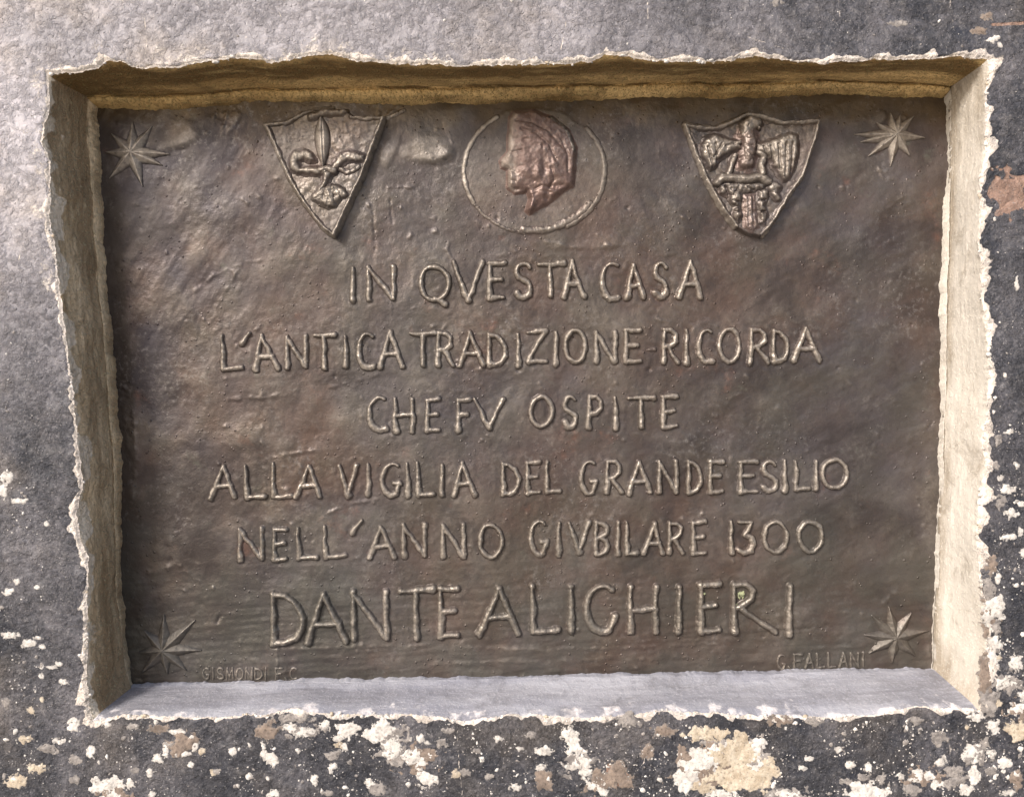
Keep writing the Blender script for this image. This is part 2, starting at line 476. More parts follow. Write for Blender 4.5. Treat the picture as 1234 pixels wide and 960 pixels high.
# reveal and mortar bead
NR, NB = 44, 14
D1 = .072
t = (np.linspace(0, 1, NR) ** 1.25)[:, None]
sl = np.cumsum(np.r_[0, np.hypot(np.diff(rimu), np.diff(rimv))])[None] + 0 * t
bulge = {0: 2.0, 1: .7, 2: .8, 3: 2.2}
bl = np.array([bulge[k] for k in side])[None]
ends = np.array([[0, 1.0]])
xa, ya, za = px2w(rimu, rimv, 0); H0 = H[0]
xb, yb, zb = px2w(inu, inv_, D1)
xs, _, zs = px2w(rsu, rsv, 0)
jagk = (1 - t) ** 16          # the broken edge only marks the outermost centimetre
X = xs[None] + (xb - xs)[None] * t + (xa - xs)[None] * jagk
Z = zs[None] + (zb - zs)[None] * t + (za - zs)[None] * jagk
Y = (-H0 / 1000)[None] * (1 - t) ** 16 + D1 * (t ** .93)
# inward direction in the picture plane
nx = -np.sign(np.where((side == 1) | (side == 3), 1, 0)) * np.where(side == 3, -1, 1)
nz = np.where(side == 0, -1, np.where(side == 2, 1, 0))
disp = bl * (.9 * fbm(sl, t * 60, 45, 3, 21) + .5 * fbm(sl / 6, t * 60, 7, 3, 23) + .35 * fbm(sl, t * 70, 9, 3, 24)) * np.sin(np.pi * np.clip(t * 1.0, 0, 1)) ** .5
cornerfade = np.ones(NCOL)
ci = np.r_[0, NH, NH + NV, 2 * NH + NV, NCOL - 1]
for c in ci: cornerfade *= sstep(0, 22, np.abs(np.arange(NCOL) - c))
disp = disp * cornerfade[None]
X = X + nx[None] * disp / 1000; Z = Z + nz[None] * disp / 1000
V1 = np.stack([X, Y, Z], -1)
outerl = sstep(.34, .08, t + .30 * fbm(sl, t * 60, 40, 4, 31))
lime1 = np.where(side[None] == 3, outerl * .72, np.where(side[None] == 1, .45 * sstep(.25, .0, t + .1 * fbm(sl, t, 20, 3, 33)), np.where(side[None] == 2, .50 * sstep(.5, .0, t + .25 * fbm(sl, t * 60, 34, 4, 34)), .42 * sstep(.1, 0, t))))
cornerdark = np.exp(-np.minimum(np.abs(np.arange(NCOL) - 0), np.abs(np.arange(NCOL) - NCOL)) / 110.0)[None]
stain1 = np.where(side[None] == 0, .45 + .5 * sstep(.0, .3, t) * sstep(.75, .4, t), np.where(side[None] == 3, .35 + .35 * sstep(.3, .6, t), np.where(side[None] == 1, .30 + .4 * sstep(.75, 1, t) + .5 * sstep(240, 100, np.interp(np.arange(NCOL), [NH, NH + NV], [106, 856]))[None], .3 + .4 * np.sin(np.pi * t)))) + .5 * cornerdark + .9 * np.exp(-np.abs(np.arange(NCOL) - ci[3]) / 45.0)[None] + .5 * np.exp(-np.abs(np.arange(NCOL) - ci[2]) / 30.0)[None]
# bead: from the reveal to the plate
s = np.linspace(0, 1, NB)[:, None]
xc, yc, zc = px2w(plu, plv, DP)
XB = xb[None] + (xc - xb)[None] * s; ZB = zb[None] + (zc - zb)[None] * s
lift = np.array([5.0, 1.5, 1.0, 3.0])[side][None]
YB = D1 + (DP + .002 - D1) * s ** 1.6 - lift / 1000 * np.sin(np.pi * s) * (1 + .5 * fbm(sl[:1] + 0 * s, s * 9, 14, 3, 36)) + .006 * np.array([.35, 1.3, .1, .3])[side][None] * np.exp(-((s - .13) / .09) ** 2) * (side != 2)[None]
YB = YB - .0008 * fbm(sl[:1] + 0 * s, s * 20, 6, 3, 38) * (s > 0)
XB[-1] = XB[-1]; YB[0] = Y[-1]
V2 = np.stack([XB, YB, ZB], -1)
stain_crack = np.where(side[None] == 0, .05 + .6 * s, np.where(side[None] == 3, .25 + .5 * s, .25 + 0 * s)) + 0 * XB + 1.6 * sstep(.22, .05, s) * (side[None] != 2) * (.6 + fbm(sl[:1], s, 60, 3, 39))  # stain, plus the dark of the crack beside the bead put into colour
lime2 = np.where(side[None] == 1, .38, np.where(side[None] == 3, .20, .0)) * sstep(.15, .5, s) * sstep(1, .6, s) + 0 * XB
mats = [M_TOP, M_RIGHT, M_BOTTOM, M_LEFT]
lab_r = ['ochre stained upper side of the niche', 'cream plastered right side of the niche', 'smooth bluish grey sill of the niche', 'brown stained left side of the niche with chipped pale outer edge']
lab_b = ['ochre mortar bead above the plaque', 'thin pale mortar bead right of the plaque', 'thin grey mortar bead under the plaque', 'brown mortar bead left of the plaque']
for k in range(4):
    a, b = ci[k], ci[k + 1] + 1
    sub = V1[:, a:b]
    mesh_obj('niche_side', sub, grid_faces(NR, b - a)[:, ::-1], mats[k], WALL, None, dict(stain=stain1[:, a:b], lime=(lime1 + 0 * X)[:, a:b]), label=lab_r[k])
    mesh_obj('mortar_bead', V2[:, a:b], grid_faces(NB, b - a)[:, ::-1], mats[k], WALL, None, dict(stain=stain_crack[:, a:b], lime=lime2[:, a:b]), label=lab_b[k])

# ------------------------------------------------------------------ flakes of paint and plaster on the wall face
def flake(u0, v0, ru, rv, mat, seed, thick=.9, rough=.55):
    g = .85
    m = 1.35
    n_u = int(2 * ru * m / g) + 3; n_v = int(2 * rv * m / g) + 3
    uu = u0 + (np.arange(n_u) - n_u / 2) * g; vv = v0 + (np.arange(n_v) - n_v / 2) * g
    U, W = np.meshgrid(uu, vv)
    r = np.hypot((U - u0) / ru, (W - v0) / rv)
    f = 1 - r + rough * fbm(U, W, max(6, min(ru, rv) * 1.1), 4, seed, .6)
    px = f * min(ru, rv)
    h = thick * sstep(-.6, 1.2, px) + .5 * sstep(1, 8, px) - .45 + .25 * fbm(U, W, 5, 2, seed + 5)
    keep = (px[:-1, :-1] > -1.2) & (px[1:, 1:] > -1.2) & (px[:-1, 1:] > -1.2) & (px[1:, :-1] > -1.2)
    if keep.sum() < 4: return
    x, y, z = px2w(U, W, 0.0)
    V = np.stack([x, y - (wall_h(U, W) + h) / 1000, z], -1)
    V, F, A_ = compact(V, grid_faces(n_v, n_u, keep), dict(rim=sstep(2.6, .2, px + .8 * fbm(U, W, 4, 2, seed + 9))))
    mesh_obj('plaster_flake', V, F, mat, WALL, attrs=A_)

W_, T_, C_, G_ = M_WHITE, M_TAN, M_CREAM, M_GREY
flakes = [
 (11,765,12,5,W_),(35,776,8,7,W_),(45,768,5,3,W_),(7,847,6,6,G_),(89,874,8,9,W_),(191,878,14,5,T_),(220,895,17,13,T_),(214,882,12,4,W_),(233,897,5,9,W_),(221,908,9,4,W_),(191,914,8,6,W_),(200,902,4,9,W_),(58,902,12,6,G_),(44,925,12,6,C_),(70,893,8,4,W_),(128,945,20,10,W_),(136,958,16,8,W_),(158,944,6,6,W_),(367,881,14,7,W_),
 (324,882,15,12,T_),(328,914,9,8,W_),(318,905,4,12,W_),(352,865,24,6,G_),(350,876,9,6,W_),(328,956,8,6,W_),(183,957,6,4,W_),(378,939,6,6,W_),(20,700,5,4,W_),(8,575,8,7,W_),(22,604,12,4,W_),(3,590,6,10,W_),(70,800,5,3,W_),(76,822,6,4,W_),(62,804,7,3,W_),(50,780,5,3,W_),
 (419,880,14,10,W_),(408,889,8,5,W_),(455,884,20,11,W_),(472,899,13,14,W_),(462,872,10,10,W_),(501,912,18,10,W_),(514,939,13,10,W_),(505,928,5,12,W_),(415,899,4,6,W_),(455,950,13,9,G_),(446,944,6,7,W_),(655,905,10,7,W_),(655,941,12,12,T_),(652,925,8,4,W_),(691,897,10,14,W_),(697,920,15,9,W_),(684,885,8,10,W_),(718,945,12,7,W_),(706,931,7,9,W_),(741,935,24,14,T_),(759,868,14,9,G_),
 (847,918,26,16,W_),(830,940,20,14,W_),(866,903,16,9,W_),(848,948,16,8,C_),(885,905,30,20,C_),(893,935,40,18,C_),(910,914,12,16,W_),(914,897,10,10,W_),(925,930,12,20,C_),(852,884,26,9,C_),(946,956,18,6,W_),(870,957,20,6,W_),
 (975,913,5,4,W_),(1025,922,6,7,W_),(1047,925,6,6,W_),(1042,954,24,12,W_),(1041,936,8,5,G_),(1020,941,9,4,G_),(1062,938,5,7,G_),(1100,952,12,8,G_),(1111,935,18,7,W_),(1135,917,8,6,W_),(1133,891,11,8,G_),(1103,868,9,6,G_),(1149,929,12,8,G_),(1152,941,14,9,G_),(1171,907,14,10,W_),(1174,935,8,12,W_),(1165,950,9,7,W_),(1196,908,6,5,W_),(1211,919,8,8,W_),(1199,876,8,8,W_),
 (1227,854,11,8,W_),(1227,879,14,14,C_),(1211,822,13,8,W_),(1224,797,11,8,W_),(1233,838,6,7,W_),(1196,929,9,5,G_),(1177,863,11,6,W_),(1192,846,12,17,G_),(1187,812,8,26,T_),(1199,732,12,14,W_),(1192,710,9,14,G_),(1194,680,8,14,T_),(1199,776,8,9,W_),(1201,755,6,10,G_),(1233,666,5,5,W_),(1203,697,5,6,W_),(1192,740,7,18,W_),(1196,790,7,12,W_),
 (1225,341,3,10,W_),(1214,590,10,6,W_),(1229,606,6,4,W_),(1218,617,8,7,W_),(1216,647,12,4,W_),(1231,640,4,6,W_),(1216,520,5,4,W_),(1203,530,4,8,G_),(1200,560,5,6,G_),(1206,605,6,8,G_),(1205,575,4,4,W_),(1225,560,4,4,W_),(1190,20,9,5,T_),(1180,38,10,6,T_),(1196,48,8,5,W_),(1205,55,4,4,W_),(1085,28,12,4,G_),(935,3,8,5,G_),(1225,940,8,12,T_),(1216,955,10,5,W_),(1130,945,8,6,W_),(1085,935,5,5,W_),
 (980,870,12,5,G_),(940,868,16,6,T_),(800,880,14,8,T_),(780,905,8,10,T_),(600,890,6,4,W_),(575,905,5,4,G_),(620,948,7,5,W_),(560,930,6,5,G_),(590,935,5,4,G_),(540,880,8,4,G_),(640,885,6,5,G_),(280,905,5,5,W_),(260,930,6,4,G_),(300,935,4,5,W_),(90,940,7,5,G_),(20,940,12,8,C_),(30,890,9,5,C_),(110,905,5,10,W_),(128,872,7,4,W_),(160,875,8,4,G_),(400,925,5,5,W_),(395,955,8,4,G_),
]
for k, (a, b, c, d, m) in enumerate(flakes):
    flake(a, b, c, d, m, 100 + k)
    if m is W_ and c * d > 75 and k % 2 == 0:      # a darker undercoat shows round the larger chips
        flake(a + 2, b + 1, c * 1.45, d * 1.45, G_ if k % 4 else T_, 700 + k, thick=.5, rough=.9)

fr = np.random.default_rng(91)
nf = 0
for _ in range(4000):
    if nf >= 42: break
    u, v = fr.uniform(0, 1234), fr.uniform(560, 955)
    if (60 < u < 1200 and v < 872): continue
    if u < 110 and fr.random() > .9: continue
    if fr.random() > sstep(-.3, .5, fbm(u, v, 60, 3, 210)) * (.9 if u < 420 else .5): continue
    r0 = fr.uniform(2.6, 6.5)
    flake(u, v, r0 * fr.uniform(.8, 1.5), r0, [W_, W_, G_, W_, C_][fr.integers(5)], 400 + nf); nf += 1

def crumbs(n, seed, mat, name):
    r = np.random.default_rng(seed)
    base_d = np.array([(0,0,1),(.9,0,.4),(.28,.86,.4),(-.73,.53,.4),(-.73,-.53,.4),(.28,-.86,.4),(.73,.53,-.5),(-.28,.86,-.5),(-.9,0,-.5),(-.28,-.86,-.5),(.73,-.53,-.5),(0,0,-1)])
    fc = [(0,1,2),(0,2,3),(0,3,4),(0,4,5),(0,5,1),(1,6,2),(2,7,3),(3,8,4),(4,9,5),(5,10,1),(2,6,7),(3,7,8),(4,8,9),(5,9,10),(1,10,6),(11,7,6),(11,8,7),(11,9,8),(11,10,9),(11,6,10)]
    VV = []; FF = []
    for k in range(n):
        i = r.integers(NCOL)
        if fbm(rimu[i], rimv[i], 30, 3, 95) < r.uniform(-.45, .35): continue
        rad = min(.8 + r.pareto(2.6) * .9, 3.6)
        off = abs(r.normal(0, 3.2)) - .6
        sx = {0: (0, -1), 1: (1, 0), 2: (0, 1), 3: (-1, 0)}[int(side[i])]
        x, y, z = px2w(rimu[i] + sx[0] * off, rimv[i] + sx[1] * off, 0.0)
        y = y - H0c[i] / 1000 + (.0 if off > 0 else .001)
        vs = base_d * r.uniform(.6, 1.25, (12, 1)) * rad / 1000 * np.array([r.uniform(.8, 1.5), .75, r.uniform(.7, 1.2)])
        FF += [(a + len(VV) * 12, b + len(VV) * 12, c + len(VV) * 12) for a, b, c in fc]
        VV.append(vs + np.array([x, y, z]))
    mesh_obj(name, np.vstack(VV), np.array(FF), mat, WALL, kind='stuff')
H0c = H[0]
crumbs(800, 31, M_WHITE, 'plaster_crumbs')
crumbs(350, 32, M_CREAM, 'mortar_crumbs')

# specks: thousands, one part
def specks(n, seed, mat, size, name):
    r = np.random.default_rng(seed)
    VV, FF = [], []
    base = 0; cnt = 0; tries = 0
    while cnt < n and tries < n * 60:
        tries += 1
        u = r.uniform(-40, 1275); v = r.uniform(-30, 990)
        inside = (52 < u < 1196) and (60 < v < 868)
        if inside: continue
        if v > 860: dens = .45 + .55 * sstep(200, 1200, u)
        elif u > 1180: dens = .06 + .9 * sstep(330, 760, v)
        elif u < 110: dens = .04 + .42 * sstep(420, 760, v)
        else: dens = .05
        dens *= sstep(-.35, .45, fbm(u, v, 45, 3, 200))
        if r.random() > dens: continue
        k = 7
        rad = size * (r.pareto(2.4) * .55 + .45); rad = min(rad, 4.2)
        an = np.arange(k) / k * 2 * np.pi + r.uniform(0, 1)
        rr = rad * r.uniform(.55, 1.25, k)
        asp = r.uniform(.5, 1.0); ro = r.uniform(0, np.pi)
        px_ = np.cos(an) * rr; py_ = np.sin(an) * rr * asp
        du = px_ * np.cos(ro) - py_ * np.sin(ro); dv = px_ * np.sin(ro) + py_ * np.cos(ro)
        U = np.r_[u + du, u + du * .7, u]; W = np.r_[v + dv, v + dv * .7, v]
        hh = np.r_[np.full(k, -.25), np.full(k, .35 + .12 * rad), .4 + .15 * rad]
        x, y, z = px2w(U, W, 0.0)
        VV.append(np.stack([x, y - (wall_h(U, W) + hh) / 1000, z], -1))
        for i in range(k):
            j = (i + 1) % k
            FF += [(base + i, base + k + i, base + k + j), (base + i, base + k + j, base + j), (base + k + i, base + 2 * k, base + k + j)]
        base += 2 * k + 1; cnt += 1
    mesh_obj(name, np.vstack(VV), np.array(FF), mat, WALL, kind='stuff')
specks(1700, 5, M_WHITE, 1.5, 'lime_specks')
specks(700, 6, M_GREY, 1.9, 'plaster_specks')

# ------------------------------------------------------------------ the plaque: relief of the plate
GU = np.arange(98, 1158, 1.3); GV = np.arange(100, 838, 1.3)
PU, PV = np.meshgrid(GU, GV)

def glyph(ch, a, b, c, d, ap=None):
    """strokes of a letter in the box a..c (u), b..d (v)"""
    w, h = c - a, d - b
    P = lambda *q: [(a + x * w, b + y * h) for x, y in q]
    def arc(cx, cy, rx, ry, a0, a1, n=14):
        return [(a + (cx + rx * math.cos(math.radians(t))) * w, b + (cy + ry * math.sin(math.radians(t))) * h) for t in np.linspace(a0, a1, n)]
    if ch == 'I': return [P((.5, 0), (.5, 1))]
    if ch == '1': return [P((.4, 0), (.55, 1))]
    if ch == 'L': return [P((0, 0), (.06, 1)), P((.06, 1), (1, .95))]
    if ch == 'N': return [P((0, 0), (.02, 1)), P((0, .03), (.96, .97)), P((.97, 0), (1, 1))]
    if ch == 'M': return [P((.1, 0), (0, 1)), P((.1, 0), (.5, .8)), P((.5, .8), (.9, 0)), P((.9, 0), (1, 1))]
    if ch == 'V': return [P((0, 0), (.5, 1)), P((.5, 1), (1, 0))]
    if ch == 'A':
        t = .5 if ap is None else ap
        return [P((t, 0), (0, 1)), P((t, 0), (1, .98)), P((t * .38, .64), (t + (1 - t) * .62, .62))]
    if ch == 'E': return [P((.03, 0), (.06, 1)), P((0, .01), (1, 0)), P((.05, .49), (.8, .46)), P((.06, 1), (1, .97))]
    if ch == 'F': return [P((0, 0), (.05, 1)), P((0, .01), (1, 0)), P((.05, .5), (.8, .47))]
    if ch == 'T': return [P((0, .03), (1, 0)), P((.46, .02), (.5, 1))]
    if ch == 'H': return [P((0, 0), (.03, 1)), P((1, 0), (1, 1)), P((.02, .52), (1, .48))]
    if ch == 'Z': return [P((0, .06), (1, 0)), P((1, 0), (0, 1)), P((0, 1), (1, 1))]
    if ch in 'O0': return [arc(.5, .5, .5, .5, -90, 270, 26)]
    if ch == 'Q': return [arc(.5, .5, .5, .5, -90, 270, 26), P((.5, .95), (.85, 1.13))]
    if ch == 'C': return [arc(.62, .5, .62, .5, -62, -270, 16) + P((.95, .97))]
    if ch == 'G': return [arc(.58, .5, .58, .5, -58, -285, 18), P((.82, .96), (.97, .66)), ] if h > 50 else [arc(.58, .5, .58, .5, -58, -290, 18), P((.78, .95), (.98, .62)), P((.68, .62), (1, .62))]
    if ch == 'S': return [arc(.5, .26, .46, .26, -30, -190, 9) + P((.2, .42), (.75, .56)) + arc(.48, .74, .46, .26, -20, 150, 9)]
    if ch == 'D': return [P((0, 0), (.02, 1)), P((0, .02), (.4, .05), (.75, .2), (1, .45), (.98, .7), (.75, .9), (.4, .98), (.02, 1))]
    if ch == 'P': return [P((.05, 0), (0, 1)), P((.05, 0), (.6, .02), (1, .16), (1, .38), (.6, .54), (.05, .56))]
    if ch == 'R': return [P((.05, 0), (0, 1)), P((.05, 0), (.55, .01), (.85, .14), (.82, .36), (.5, .5), (.1, .54)), P((.35, .52), (1, 1))]
    if ch == 'B': return [P((0, 0), (0, 1)), P((0, 0), (.6, .02), (.9, .14), (.85, .34), (.4, .46), (.02, .48)), P((.4, .46), (.85, .56), (1, .75), (.8, .93), (.4, 1), (0, 1))]
    if ch == '3': return [P((0, .02), (.95, 0), (.4, .42), (.85, .52), (1, .75), (.8, .95), (.35, 1), (0, .92))]
    if ch == "'": return [P((1, 0), (0, 1))]
    if ch == '-': return [P((0, 1), (1, 0))]
    if ch == '.': return [P((0, .9), (.5, 1))]
    return []

lines = [
 ('first line, reading IN QVESTA CASA', 3.1, 3.7, [('I',422,322,429,363),('N',443,320,477,362),('Q',506,320,543,363),('V',545,314,584,363),('E',588,316,610,361),('S',620,316,642,360),('T',648,316,681,359),('A',678,313,705,360,.42),('C',724,316,748,361),('A',754,318,777,361,.4),('S',787,316,806,359),('A',817,314,846,360,.52)]),
 ("second line, reading L'ANTICA TRADIZIONE - RICORDA", 3.0, 3.5, [('L',267,403,294,446),("'",292,400,301,415),('A',306,403,337,446,.3),('N',345,404,371,444),('T',378,402,405,445),('I',414,404,420,443),('C',431,401,452,444),('A',457,398,487,444,.42),('T',494,400,527,441),('R',526,400,548,441),('A',554,399,584,442,.4),('D',588,402,611,441),('I',621,402,628,441),('Z',635,397,659,437),('I',667,399,673,440),('O',680,396,707,438),('N',717,399,743,438),('E',752,397,773,437),('-',782,420,789,423),('R',798,396,818,438),('I',824,396,830,438),('C',840,396,860,438),('O',865,396,893,437),('R',903,396,927,438),('D',931,397,951,437),('A',955,394,988,436,.46)]),
 ('third line, reading CHE FV OSPITE', 3.0, 3.4, [('C',444,477,467,519),('H',475,479,499,521),('E',513,480,531,520),('F',551,480,568,520),('V',571,479,608,517),('O',638,476,667,515),('S',678,476,697,515),('P',708,476,726,516),('I',738,478,745,517),('T',756,477,790,516),('E',797,476,817,516)]),
 ('fourth line, reading ALLA VIGILIA DEL GRANDE ESILIO', 2.9, 3.3, [('A',253,560,285,601,.53),('L',295,560,320,601),('L',328,557,353,600),('A',356,560,388,600,.53),('V',408,559,432,599),('I',440,558,447,598),('G',459,557,484,598),('I',488,557,495,598),('L',502,556,524,598),('I',530,558,536,596),('A',546,556,574,598,.4),('D',605,557,627,597),('E',634,555,652,595),('L',658,555,676,594),('G',699,554,720,596),('R',730,554,751,595),('A',756,555,785,595,.48),('N',793,554,817,594),('D',828,554,846,595),('E',854,554,872,594),('E',890,554,913,594),('S',917,554,938,593),('I',942,554,948,593),('L',957,554,976,591),('I',980,554,986,591),('O',989,552,1022,588)]),
 ("fifth line, reading NELL'ANNO GIVBILARE 1300", 2.9, 3.3, [('N',288,635,318,675),('E',329,636,347,675),('L',358,635,383,674),('L',390,633,418,672),("'",424,626,436,643),('A',444,633,477,673,.46),('N',485,630,514,671),('N',532,631,561,672),('O',577,630,607,672),('G',638,627,661,669),('I',670,629,677,669),('V',685,629,711,667),('B',717,628,734,669),('I',742,628,748,669),('L',754,627,769,668),('A',775,629,800,669,.55),('R',805,628,825,668),('E',833,627,851,668),('1',878,625,884,667),('3',889,627,909,666),('0',919,627,950,666),('0',961,627,992,665)]),
 ('sixth and largest line, reading DANTE ALIGHIERI', 3.6, 4.4, [('D',328,713,367,776),('A',370,714,419,774,.4),('N',425,711,468,770),('T',482,708,523,770),('E',529,707,553,768),('A',577,707,626,765,.51),('L',640,704,674,762),('I',685,705,692,760),('G',705,704,743,762),('H',758,705,792,762),('I',815,705,822,762),('E',842,702,868,762),('R',883,704,930,761),('I',947,704,954,764)]),
]
def text_row(s, x0, x1, y0, y1, skew=0.0):
    n = sum(.5 if c in 'I1.' else (.6 if c == ' ' else 1) for c in s)
    adv = (x1 - x0) / n; x = x0; out = []
    for c in s:
        w = .5 if c in 'I1.' else (.6 if c == ' ' else 1)
        if c != ' ':
            yy = skew * (x - x0)
            out.append((c, x + .1 * adv, y0 + yy, x + (w - .22) * adv, y1 + yy))
        x += w * adv
    return out
sig_l = text_row('GISMONDI F.C', 243, 360, 805, 818, .0)
sig_r = text_row('G.FALLANI', 936, 1044, 789, 806, -.035)
lines.append(('tiny worn signature left of the bottom edge, reading GISMONDI F.C', 1.25, 1.6, sig_l))
lines.append(('small worn signature beside the lower right star, reading G.FALLANI', 1.4, 2.4, sig_r))

def wobble(st, seed, amp):
    out = []
    for k, pl in enumerate(st):
        q = []
        for (a, b), (c, d) in zip(pl[:-1], pl[1:]):
            n = max(1, int(math.hypot(c - a, d - b) / 5))
            for i in range(n):
                q.append((a + (c - a) * i / n, b + (d - b) * i / n))
        q.append(pl[-1])
        q = np.array(q)
        q[:, 0] += amp * fbm(q[:, 0], q[:, 1], 16, 2, seed + k); q[:, 1] += amp * fbm(q[:, 0] + 70, q[:, 1], 16, 2, seed + k + 9)
        out.append([tuple(p) for p in q])
    return out

LET = []
sd = 300
for li, (lab, hw, ht, gl) in enumerate(lines):
    for g in gl:
        ch, a, b, c, d = g[:5]
        if ch not in "I1'-." and hw > 2: a += 1.3; c -= 1.8
        if hw > 2: b += 1.5; d -= 1.5
        hw_, ht_ = (hw * 1.0, ht * 1.3) if hw > 2 else (hw, ht * .75)
        st = glyph(ch, a, b, c, d, g[5] if len(g) > 5 else None)
        if ch == 'R' and hw > 3.5:     # the long-legged R of the last line
            st = [[(884, 704), (885, 761)], [(884, 704), (898, 703), (907, 710), (904, 721), (893, 729), (888, 731)], [(893, 733), (934, 761)]]
        st = wobble(st, sd, 1.1 if hw > 2 else .5)
        LET.append((li, ch, st, hw_, ht_ * (.85 + .3 * random.random()), sd)); sd += 7

# base relief
def rot(u, v, deg):
    c, s_ = math.cos(math.radians(deg)), math.sin(math.radians(deg))
    return u * c + v * s_, -u * s_ + v * c
PH = 2.2 * fbm(PU, PV, 190, 3, 1) + 1.0 * fbm(PU, PV, 60, 4, 2) + .25 * fbm(PU, PV, 26, 3, 4)
ru, rv = rot(PU, PV, -58)
br = fbm(ru / 5.0, rv, 13, 3, 8)
PH += .42 * br * (.18 + .82 * sstep(520, 200, PU) * sstep(560, 330, PV))
ru, rv = rot(PU, PV, -28)
PH += .35 * fbm(ru / 6.0, rv, 15, 3, 9) * sstep(700, 1000, PU)
ru, rv = rot(PU, PV, -4)
PH += .5 * fbm(ru / 7.0, rv, 9, 3, 10) * sstep(640, 760, PV)
PH += .12 * fbm(PU, PV, 7, 2, 12)
def blob(u0, v0, a, b, deg, h, p=2.4):
    global PH
    x_, y_ = rot(PU - u0, PV - v0, deg)
    r = (np.abs(x_ / a) ** p + np.abs(y_ / b) ** p) ** (1 / p) + .12 * fbm(PU, PV, 20, 2, int(u0))
    PH = PH + h * sstep(1.25, .7, r) * (.55 + .45 * np.clip(x_ / a + y_ / b, -1, 1.3))
blob(207, 163, 30, 17, -12, 3.2); blob(512, 178, 32, 17, 6, 3.0); blob(528, 186, 16, 8, -25, 1.8)
blob(1057, 140, 11, 9, 0, 2.2, 2.0); blob(275, 150, 18, 9, -50, 1.6); blob(700, 290, 60, 10, 0, .8)
blob(470, 175, 10, 26, 20, 1.2)
def ridge(pts, w, h, seed=0, n=1.0):
    global PH
    us = [p[0] for p in pts]; vs = [p[1] for p in pts]
    m = 4 * w + 4
    a = np.searchsorted(GU, min(us) - m); b = np.searchsorted(GU, max(us) + m)
    c = np.searchsorted(GV, min(vs) - m); d = np.searchsorted(GV, max(vs) + m)
    U, W = PU[c:d, a:b], PV[c:d, a:b]
    dd_ = seg_dist(U, W, pts) + n * fbm(U, W, 8, 2, seed)
    along = fbm(U, W, 10, 3, seed + 31)
    PH[c:d, a:b] += h * .65 * np.exp(-(dd_ / (w * (.9 + .5 * along))) ** 2) * np.clip(.65 + 1.1 * along, 0, 1.3)
for q in [([(538,300),(545,314),(550,325)],1.6,1.6),([(334,775),(334,800),(335,824)],1.5,2.0),([(275,481),(310,479),(345,476)],2.2,1.5),([(392,468),(430,459),(455,452)],1.8,1.1),
          ([(450,255),(452,300)],1.5,-1.6),([(470,240),(474,290)],1.3,-1.0),([(468,226),(500,225)],1.5,1.3),([(395,618),(425,606),(455,602)],2.0,1.6),([(330,552),(355,546),(385,541)],1.8,1.2),
          ([(700,300),(655,290)],2,1.2),([(1060,735),(1075,716),(1090,705)],2.4,1.8),([(728,246),(742,238)],2.0,2.4),([(660,348),(690,352)],1.4,-.8),
          ([(235,350),(260,330),(300,315),(330,312)],2,1.3),([(260,370),(275,345),(290,320)],1.8,1.0),([(480,128),(463,143),(485,134)],1.6,2.6),
          ([(457,120),(457,138)],2.2,2.6),([(340,150),(365,137),(400,133)],1.8,1.4),([(1098,118),(1094,130),(1091,140)],3.0,3.0),([(1058,200),(1064,214)],1.8,2.0),
          ([(250,160),(260,140),(275,135),(268,160)],2.4,2.4),([(900,470),(880,480),(870,500)],1.5,.8),([(1070,250),(1090,235)],2,1.2),([(540,300),(540,290)],1.2,1.0),
          ([(330,782),(420,780),(520,777)],1.8,1.2),([(560,780),(700,782),(880,775)],2.0,1.2),([(820,770),(1000,755)],2.0,-1.0),([(472,340),(471,388)],1.0,.7),([(520,800),(900,790)],2.5,.9),
          ([(180,690),(215,680),(240,700)],2.6,1.5),([(160,500),(165,560),(160,600)],3,1.5),([(262,748),(266,742)],2,-2.4),([(320,690),(322,694)],1.6,-2)]:
    ridge(*q, seed=int(q[0][0][0]))
r_ = np.random.default_rng(77)
for k in range(420):     # casting nodules and nicks
    u = r_.uniform(130, 1130); v = r_.uniform(135, 805)
    keep_ = not (abs(u - 486) < 10 and abs(v - 337) < 12)
    w = r_.uniform(1.1, 3.0); h = r_.uniform(.6, 2.2) * (1 if r_.random() < .72 else -1)
    an = r_.uniform(0, np.pi); L = r_.pareto(2.5) * 4 if r_.random() < .4 else .3
    L = min(L, 18)
    if keep_: ridge([(u, v), (u + L * math.cos(an), v + L * math.sin(an))], w, h, k, .6)
_dr = np.hypot((PU - 644) / 85, (PV - 206) / 76)
PH += .9 * sstep(1.03, .97, _dr + .03 * fbm(PU, PV, 20, 2, 15))
# sunk margins along the edges of the plate, and the disturbed ground around strokes
PH += -1.5 * sstep(165, 125, PU) + 1.3 * sstep(1105, 1125, PU) * (PV > 420) * sstep(420, 640, PV)
def local(us, vs, m):
    a = max(0, np.searchsorted(GU, min(us) - m)); b = min(len(GU), np.searchsorted(GU, max(us) + m))
    c = max(0, np.searchsorted(GV, min(vs) - m)); d = min(len(GV), np.searchsorted(GV, max(vs) + m))
    return slice(c, d), slice(a, b)
for (_, ch, st, hw, ht, s_) in LET:
    us = [p[0] for q in st for p in q]; vs = [p[1] for q in st for p in q]
    sl_ = local(us, vs, 16)
    U, W = PU[sl_], PV[sl_]
    d_ = np.full(U.shape, 99.0)
    for q in st: d_ = np.minimum(d_, seg_dist(U, W, q))
    PH[sl_] += .30 * np.exp(-((d_ - hw - 7) / 2.6) ** 2) * (.6 + fbm(U, W, 12, 2, s_))

